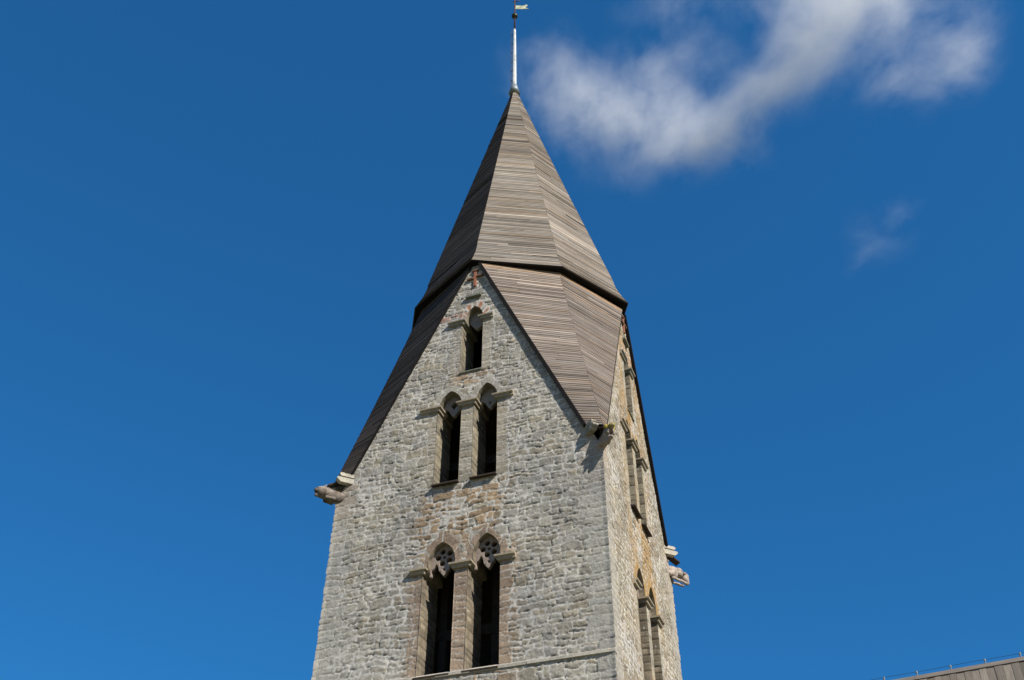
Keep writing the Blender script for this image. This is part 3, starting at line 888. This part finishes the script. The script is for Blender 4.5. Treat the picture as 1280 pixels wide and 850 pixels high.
def garg_beast(X, Y, Z):          # crouching four-legged animal, head hanging down at the end
    d = cap(X, Y, Z, (-.3, 0, -.40), (.34, 0, -.46), .17, .175)
    d = smin(d, ell(X, Y, Z, (.36, 0, -.44), (.18, .17, .19)), .04)
    d = smin(d, ell(X, Y, Z, (.60, 0, -.58), (.17, .13, .20)), .05)                           # head
    d = smin(d, cap(X, Y, Z, (.66, 0, -.66), (.70, 0, -.80), .10, .075), .03)                 # muzzle
    for s in (-1, 1):
        d = smin(d, cap(X, Y, Z, (.24, s*.14, -.52), (.12, s*.15, -.72), .07, .05), .02)      # upper arm
        d = smin(d, cap(X, Y, Z, (.0, s*.15, -.77), (.58, s*.11, -.86), .052, .05), .015)     # foreleg reaching out
        d = smin(d, ell(X, Y, Z, (.0, s*.15, -.62), (.17, .08, .13)), .03)                    # haunch
        d = smin(d, cap(X, Y, Z, (.56, s*.12, -.46), (.50, s*.19, -.54), .045, .03), .02)     # ears
        d = smin(d, ell(X, Y, Z, (.70, s*.08, -.54), (.04, .035, .04)), .015)
    d = smin(d, cap(X, Y, Z, (-.25, 0, -.55), (-.1, 0, -.95), .14, .09), .05)
    d = np.maximum(d, -cap(X, Y, Z, (.66, 0, -.79), (.9, 0, -.80), .03, .045))
    return d+rough3(X, Y, Z)
FN = [garg_mouth, garg_beast, garg_spout, garg_spout]
GL = ['gargoyle with wide open jaws and yellow lichen above the near corner', 'pale crouching beast gargoyle with hanging head on the far right corner',
      'stone spout gargoyle on the hidden far corner', 'blunt trunk-like gargoyle with open muzzle on the left corner']
def block(mb, E, Sd, o, x0, x1, y0, y1, z0, z1, cham, k):
    """stone running out along E, with a sloping underside at its outer end"""
    pts = [(x0, z0), (x1-cham*1.4, z0), (x1-.02, z0+cham), (x1, z0+cham+.02), (x1, z1-.03), (x1-.03, z1), (x0, z1)]
    V = [o+E*px+Sd*yy+np.array([0, 0, pz]) for yy in (y0, y1) for px, pz in pts]; n_ = len(pts)
    mb.add(V, [tuple(range(n_)), tuple(range(n_, 2*n_))[::-1]]+[(i, (i+1) % n_, (i+1) % n_+n_, i+n_) for i in range(n_)], k)
for ci_ in range(4):
    fA = FACES[ci_]; fB = FACES[(ci_+1) % 4]
    E = np.array([fA['n'][0]+fB['n'][0], fA['n'][1]+fB['n'][1], 0.0]); o = np.array([E[0]*HX, E[1]*HY, Z0]); E = E/np.linalg.norm(E)
    Sd = np.array([-E[1], E[0], 0])       # towards fB
    V, Fq = surface(FN[ci_], (-.42, -.3, -1.1), (.95, .3, .12), .022)
    col = np.ones((len(V), 3))*np.array([.40, .34, .295])
    col *= (.75+.45*fbm(V[:, 0]*6+3, V[:, 1]*6+V[:, 2]*5, 3))[:, None]
    if ci_ == 0:
        li = ss(-.26, -.16, V[:, 2])*ss(.2, .4, V[:, 0])*(fbm(V[:, 0]*14, V[:, 1]*14, 8) > .36)
        col = col*.8*(1-li[:, None])+np.array([.42, .33, .06])*li[:, None]
    if ci_ == 3:   # the left one is darker, most of all lower down
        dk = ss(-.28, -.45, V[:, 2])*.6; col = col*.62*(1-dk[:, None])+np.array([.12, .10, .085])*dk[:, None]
    Wv = o+V[:, :1]*E+V[:, 1:2]*Sd+V[:, 2:]*np.array([0, 0, 1.0])
    g = mesh_obj('gargoyle', Wv-o, Fq, M_GARG, tower, col=col, smooth=True); g.location = o; g['label'] = GL[ci_]
    for s in (-1, 1):
        mb = MB()
        # two kneeler stones beside the roof foot
        block(mb, E, Sd, o*0, -.45, .11, s*.20, s*.37, .25, .37, .03, 1.12)
        block(mb, E, Sd, o*0, -.55, .19, s*.18, s*.37, .02, .20, .09, 1.0)
        tint_mb(mb, (.40, .37, .31)); kx = mb.build('kneeler_stone', M_GARG, tower); kx.location = o

# ------------------------------------------------------------------ mast and weather vane
mast = empty('spire_mast', (0, 0, ZA-.3+Z0), tower)
mast['label'] = 'white tapering mast with rod, ball and weather vane on the spire tip'
RX, RY = float(rt[0]), float(rt[1])
def mpart(mb, name, mat, smooth=True):
    o = mb.build(name, mat, mast, smooth); o.data.transform(Matrix.Translation(-mast.location)); return o
mb = MB(); mb.tube([(0, 0, ZA-.1+Z0), (0, 0, 28.2+Z0), (0, 0, 30.9+Z0), (0, 0, 30.96+Z0)], [.118, .098, .072, .05], 8); mpart(mb, 'post', M_WHITE, False)
mb = MB(); mb.tube([(0, 0, ZA-.55+Z0), (0, 0, ZA-.15+Z0), (0, 0, ZA+.1+Z0)], [.30, .21, .165], 10); mpart(mb, 'collar', M_LEAD)
mb = MB(); mb.tube([(0, 0, 30.9+Z0), (0, 0, 33.3+Z0), (0, 0, 34.9+Z0)], [.045, .035, .02], 8)
mb.tube([(-.08, 0, 33.80+Z0), (.12*RX, .12*RY, 33.78+Z0), (.3*RX, .3*RY, 33.88+Z0)], [.035, .03, .012], 6)
mb.tube([(-.3, 0, 34.4+Z0), (.3, 0, 34.4+Z0)], .02, 6)
mpart(mb, 'rod', M_RUST)
mb = MB(); mb.tube([(0, 0, 32.27+Z0+.17*math.sin(t)) for t in np.linspace(-1.5, 1.5, 9)], [.17*math.cos(t)+.004 for t in np.linspace(-1.5, 1.5, 9)], 16)
mpart(mb, 'ball', M_BALL)
mb = MB()
pts = [(.05, .17), (.35, .15), (.55, .17), (.60, .27), (.72, .26), (.72, .15), (.66, .08), (.60, .02), (.66, -.06), (.78, -.14), (.5, -.15), (.25, -.17), (.05, -.16)]
V = [(x*RX-y*RY, x*RY+y*RX, z+33.17+Z0) for y in (-.012, .012) for x, z in pts]; n_ = len(pts)
mb.add(V, [tuple(range(n_)), tuple(range(n_, 2*n_))[::-1]]+[(i, (i+1) % n_, (i+1) % n_+n_, i+n_) for i in range(n_)])
mb.tube([(.0, 0, 33.34+Z0), (.65*RX, .65*RY, 33.32+Z0)], .018, 6); mb.tube([(0, 0, 33.01+Z0), (.6*RX, .6*RY, 33.0+Z0)], .014, 6)
mpart(mb, 'weather_vane', M_VANE, False)
mb = MB()
cp = [(-.165, -.05, z+Z0) for z in np.linspace(ZA+.0, 30.7, 12)]
cp = [(x+.02*math.sin(i*1.7), y, z) for i, (x, y, z) in enumerate(cp)]+[(-.06, -.03, 30.95+Z0)]
mb.tube(cp, .014, 6)
for z in np.linspace(ZA+.6, 30.4, 6): mb.box((-.135, -.04, z+Z0), (.05, 0, 0), (0, .02, 0), (0, 0, .025))
mpart(mb, 'lightning_cable', M_CABLE, False)

# ------------------------------------------------------------------ NAVE (lower right)
NX0, NX1 = 4.3, 24.0; NZ = -6.64; NHW = 6.6; NPIT = 1.35
nave = tag(empty('church_nave', (14, 0, 0)), 'church nave under a vertical board roof at the lower right', 'church nave')
def np_(mb, name, mat, **k):
    o = mb.build(name, mat, nave); o.data.transform(Matrix.Translation((-14, 0, 0))); return o
zw_ = NZ+Z0-.12-NHW*NPIT
mb = MB(); mb.box(((NX0+NX1)/2, 0, zw_/2+.3), ((NX1-NX0)/2, 0, 0), (0, NHW-.5, 0), (0, 0, zw_/2+.3), 1); 
mb.add([(NX1, -NHW+.5, zw_+.6), (NX1, NHW-.5, zw_+.6), (NX1, 0, NZ+Z0-.3)], [(0, 1, 2)])
tint_mb(mb, (.37, .35, .30)); np_(mb, 'nave_wall', M_WALL)
for s in (-1, 1):
    V = []; Fc = []; C = []; UV = []; x = NX0; r = random.Random(3 if s < 0 else 4); i = 0
    dr = np.array([0, s, -NPIT]); dr /= np.linalg.norm(dr); nr = np.array([0, s*NPIT, 1.0]); nr /= np.linalg.norm(nr)
    Ls = NHW*math.hypot(1, NPIT)
    while x < NX1:
        wd = r.uniform(.17, .23); top = np.array([0, s*.02, NZ+Z0-.14+ -.0])
        for t0, t1 in ((0, Ls*.52), (Ls*.5, Ls)):
            o_ = (.010 if i % 2 else .0)+(.0 if t0 == 0 else -.012)+r.uniform(0, .006); kk = np.array([.175, .152, .125])*max(.6, r.gauss(1, .17))*(np.array([1.06, 1, .9]) if r.random() < .3 else 1)
            e = -.002
            P = [np.array([x-e, 0, 0]), np.array([x+wd+e, 0, 0])]
            a, b_ = P[0]+top+dr*t0+nr*o_, P[1]+top+dr*t0+nr*o_
            c, d = P[1]+top+dr*t1+nr*o_, P[0]+top+dr*t1+nr*o_
            th = nr*.028; q = len(V)
            V += [a, b_, c, d, a-th, b_-th, c-th, d-th]; C += [kk]*8
            fcs = [(0, 1, 2, 3), (4, 7, 6, 5), (0, 3, 7, 4), (1, 5, 6, 2), (3, 2, 6, 7), (0, 4, 5, 1)]
            Fc += [tuple(z+q for z in ff) for ff in fcs]
            u0 = r.uniform(0, 40); v0 = r.uniform(0, 40)
            uvv = [(u0, v0), (u0, v0+wd), (u0+t1-t0, v0+wd), (u0+t1-t0, v0)]*2
            for ff in fcs: UV += [uvv[z] for z in ff]
        x += wd; i += 1
    V = np.array(V)-np.array([14, 0, 0])
    mesh_obj('board_roof', V, Fc, M_BOARD, nave, col=np.array(C), uv=UV)
# ridge boards
V = []; Fc = []; C = []; UV = []; x = NX0; r = random.Random(8)
for s in (-1, 1):
    x = NX0
    nr = np.array([0, s*NPIT, 1.0]); nr /= np.linalg.norm(nr); dr = np.array([0, s, -NPIT]); dr /= np.linalg.norm(dr)
    while x < NX1:
        x2 = min(x+r.uniform(3, 4.5), NX1); top = np.array([0, 0, NZ+Z0-.065+.0]); kk = np.array([.20, .175, .15])*r.uniform(.85, 1.15)
        P = [np.array([xx, 0, 0])+top+dr*t+nr*.012 for xx, t in ((x, 0), (x2-.01, 0), (x2-.01, .17), (x, .17))]; q = len(V)
        V += P+[p-nr*.035 for p in P]; C += [kk]*8
        fcs = [(0, 1, 2, 3), (4, 7, 6, 5), (0, 3, 7, 4), (1, 5, 6, 2), (3, 2, 6, 7), (0, 4, 5, 1)]
        Fc += [tuple(z+q for z in ff) for ff in fcs]; u0 = r.uniform(0, 30)
        uvv = [(u0, 0), (u0+x2-x, 0), (u0+x2-x, .17), (u0, .17)]*2
        for ff in fcs: UV += [uvv[z] for z in ff]
        x = x2
mesh_obj('ridge_board', np.array(V)-np.array([14, 0, 0]), Fc, M_BOARD, nave, col=np.array(C), uv=UV)
zr = NZ+Z0
mb = MB(); mb.tube([(x, 0, zr+.045+.006*math.sin(x*3)) for x in np.arange(NX0, NX1, .4)], .005, 6); np_(mb, 'lightning_cable', M_CABLE)
for x in [14.47+.9*q for q in range(-9, 10)]:
    mb = MB(); mb.tube([(x, 0, zr-.08), (x, 0, zr+.0), (x, 0, zr+.005), (x, 0, zr+.06)], [.02, .02, .03, .03], 8); o = np_(mb, 'cable_clip', M_LEAD)

nave.location = (14.005, .413, 0); nave.rotation_euler = (0, 0, math.radians(-7.6))

# ------------------------------------------------------------------ CLOUDS (real volumes, about a kilometre off)
def cloud(name, blobs, dist, label, dens, seed, nscale, thr, hull_grow=1.35, hstep=9):
    cx = sum(b_[0] for b_ in blobs)/len(blobs); cy = sum(b_[1] for b_ in blobs)/len(blobs)
    ctr = CAMP+ray(cx, cy)/F_PX*dist
    sc_ = dist/F_PX
    ez = -fwd; ex = R_; ey = U_
    B = []
    for (x, y, rx, ry, ang, wgt) in blobs:
        B.append(((x-cx)*sc_, -(y-cy)*sc_, 0.25*((hsh(x, y)-.5))*ry*sc_, rx*sc_*1.12, ry*sc_*1.15, math.radians(ang), wgt))
    m = bpy.data.materials.new(name+'_vapour'); m.use_nodes = True; n = m.node_tree; n.nodes.clear()
    ou = n.nodes.new('ShaderNodeOutputMaterial'); pv = n.nodes.new('ShaderNodeVolumeScatter'); n.links.new(pv.outputs[0], ou.inputs['Volume'])
    pv.inputs['Color'].default_value = (.995, .998, 1, 1); pv.inputs['Anisotropy'].default_value = 0.0
    tc = n.nodes.new('ShaderNodeTexCoord').outputs['Object']
    # warp the coordinates so that the edges fray
    nz = n.nodes.new('ShaderNodeTexNoise'); nz.inputs['Scale'].default_value = nscale*.45; nz.inputs['Detail'].default_value = 3
    n.links.new(tc, nz.inputs['Vector'])
    vm = n.nodes.new('ShaderNodeVectorMath'); vm.operation = 'MULTIPLY_ADD'; vm.inputs[1].default_value = (55*sc_*1.0,)*3; vm.inputs[2].default_value = (-27*sc_,)*3
    n.links.new(nz.outputs['Color'], vm.inputs[0])
    va = n.nodes.new('ShaderNodeVectorMath'); va.operation = 'ADD'; n.links.new(tc, va.inputs[0]); n.links.new(vm.outputs[0], va.inputs[1])
    tot = None
    for (bx, by, bz, rx, ry, an, wgt) in B:
        mp = n.nodes.new('ShaderNodeMapping'); mp.vector_type = 'TEXTURE'
        mp.inputs['Location'].default_value = (bx, by, bz); mp.inputs['Rotation'].default_value = (0, 0, an); mp.inputs['Scale'].default_value = (rx, ry, ry*1.0)
        n.links.new(va.outputs[0], mp.inputs[0])
        dp = n.nodes.new('ShaderNodeVectorMath'); dp.operation = 'LENGTH'; n.links.new(mp.outputs[0], dp.inputs[0])
        mr = n.nodes.new('ShaderNodeMapRange'); mr.interpolation_type = 'SMOOTHSTEP'; mr.inputs['From Min'].default_value = 1.25; mr.inputs['From Max'].default_value = 0
        mr.inputs['To Min'].default_value = 0; mr.inputs['To Max'].default_value = wgt
        n.links.new(dp.outputs['Value'], mr.inputs['Value'])
        if tot is None: tot = mr.outputs[0]
        else:
            ad = n.nodes.new('ShaderNodeMath'); ad.operation = 'ADD'; n.links.new(tot, ad.inputs[0]); n.links.new(mr.outputs[0], ad.inputs[1]); tot = ad.outputs[0]
    n2 = n.nodes.new('ShaderNodeTexNoise'); n2.inputs['Scale'].default_value = nscale; n2.inputs['Detail'].default_value = 9; n2.inputs['Roughness'].default_value = .72
    m0 = n.nodes.new('ShaderNodeMapping'); m0.inputs['Scale'].default_value = (1, 1, .4)
    n.links.new(va.outputs[0], m0.inputs[0]); n.links.new(m0.outputs[0], n2.inputs['Vector'])
    # density = max(0, blob + k*(noise-.5) - thr) * dens
    m1 = n.nodes.new('ShaderNodeMath'); m1.operation = 'MULTIPLY_ADD'; m1.inputs[1].default_value = 5.4; m1.inputs[2].default_value = -2.7-thr
    n.links.new(n2.outputs['Fac'], m1.inputs[0])
    m2 = n.nodes.new('ShaderNodeMath'); m2.operation = 'ADD'; n.links.new(m1.outputs[0], m2.inputs[0]); n.links.new(tot, m2.inputs[1])
    m3 = n.nodes.new('ShaderNodeMath'); m3.operation = 'MAXIMUM'; m3.inputs[1].default_value = 0; n.links.new(m2.outputs[0], m3.inputs[0])
    m5 = n.nodes.new('ShaderNodeMath'); m5.operation = 'MULTIPLY'; n.links.new(m3.outputs[0], m5.inputs[0]); n.links.new(tot, m5.inputs[1])
    m4 = n.nodes.new('ShaderNodeMath'); m4.operation = 'MULTIPLY'; m4.inputs[1].default_value = dens; n.links.new(m5.outputs[0], m4.inputs[0])
    n.links.new(m4.outputs[0], pv.inputs['Density'])
    def fn(X, Y, Z):
        d = None
        for (bx, by, bz, rx, ry, an, wgt) in B:
            x = (X-bx)*math.cos(an)+(Y-by)*math.sin(an); y = -(X-bx)*math.sin(an)+(Y-by)*math.cos(an)
            g = hull_grow
            k = (np.sqrt((x/rx/g)**2+(y/ry/g)**2+((Z-bz)/ry/1.0/g)**2)-1)*ry
            d = k if d is None else smin(d, k, 8*sc_)
        return d
    mr_ = 2.1
    lo_ = [min(b_[i]-mr_*(b_[3] if i < 2 else b_[4]) for b_ in B) for i in range(3)]
    hi_ = [max(b_[i]+mr_*(b_[3] if i < 2 else b_[4]) for b_ in B) for i in range(3)]
    V, Fq = surface(fn, lo_, hi_, hstep*sc_)
    o = mesh_obj(name, V, Fq, m)
    o.matrix_world = Matrix(((ex[0], ey[0], ez[0], ctr[0]), (ex[1], ey[1], ez[1], ctr[1]), (ex[2], ey[2], ez[2], ctr[2]), (0, 0, 0, 1)))
    tag(o, label, 'cloud')
    m.cycles.volume_step_rate = .22
    a_ = V[Fq[:, 0]]; print('signed', np.sum(np.cross(V[Fq[:, 1]]-a_, V[Fq[:, 2]]-a_)*a_))
    print('cloud', name, len(V), 'cells; size', [round(b_-a) for a, b_ in zip(lo_, hi_)])
    return o
BL = [(690, 95, 62, 62, 10, .70), (735, 140, 70, 55, -15, .75), (800, 130, 90, 60, -15, .85), (870, 160, 90, 50, -10, .95), (935, 130, 80, 46, 32, 1.0), (990, 80, 80, 58, 45, 1.15),
      (1035, 15, 95, 70, 30, 1.2), (1080, -30, 130, 55, 0, 1.15), (880, 5, 120, 30, 0, .6), (1130, 30, 75, 40, -10, .70), (1210, 45, 45, 65, 0, .78),
      (1165, 100, 72, 42, 25, .80), (790, 190, 110, 45, 0, .62), (1090, 85, 80, 40, 20, .55), (850, 70, 85, 45, 0, .6), (900, 180, 80, 36, 0, .55)]
cloud('cloud', BL, 1100, 'ragged white cloud drifting to the right of the spire tip', .0058, 1, .022, -.10)
cloud('cloud', [(1100, 290, 45, 42, 50, .5), (1125, 262, 30, 18, 30, .5), (1080, 325, 26, 22, 60, .4)], 1100, 'faint thin wisp of cloud below the big cloud',   .0050, 2, .022, .05, hstep=4)
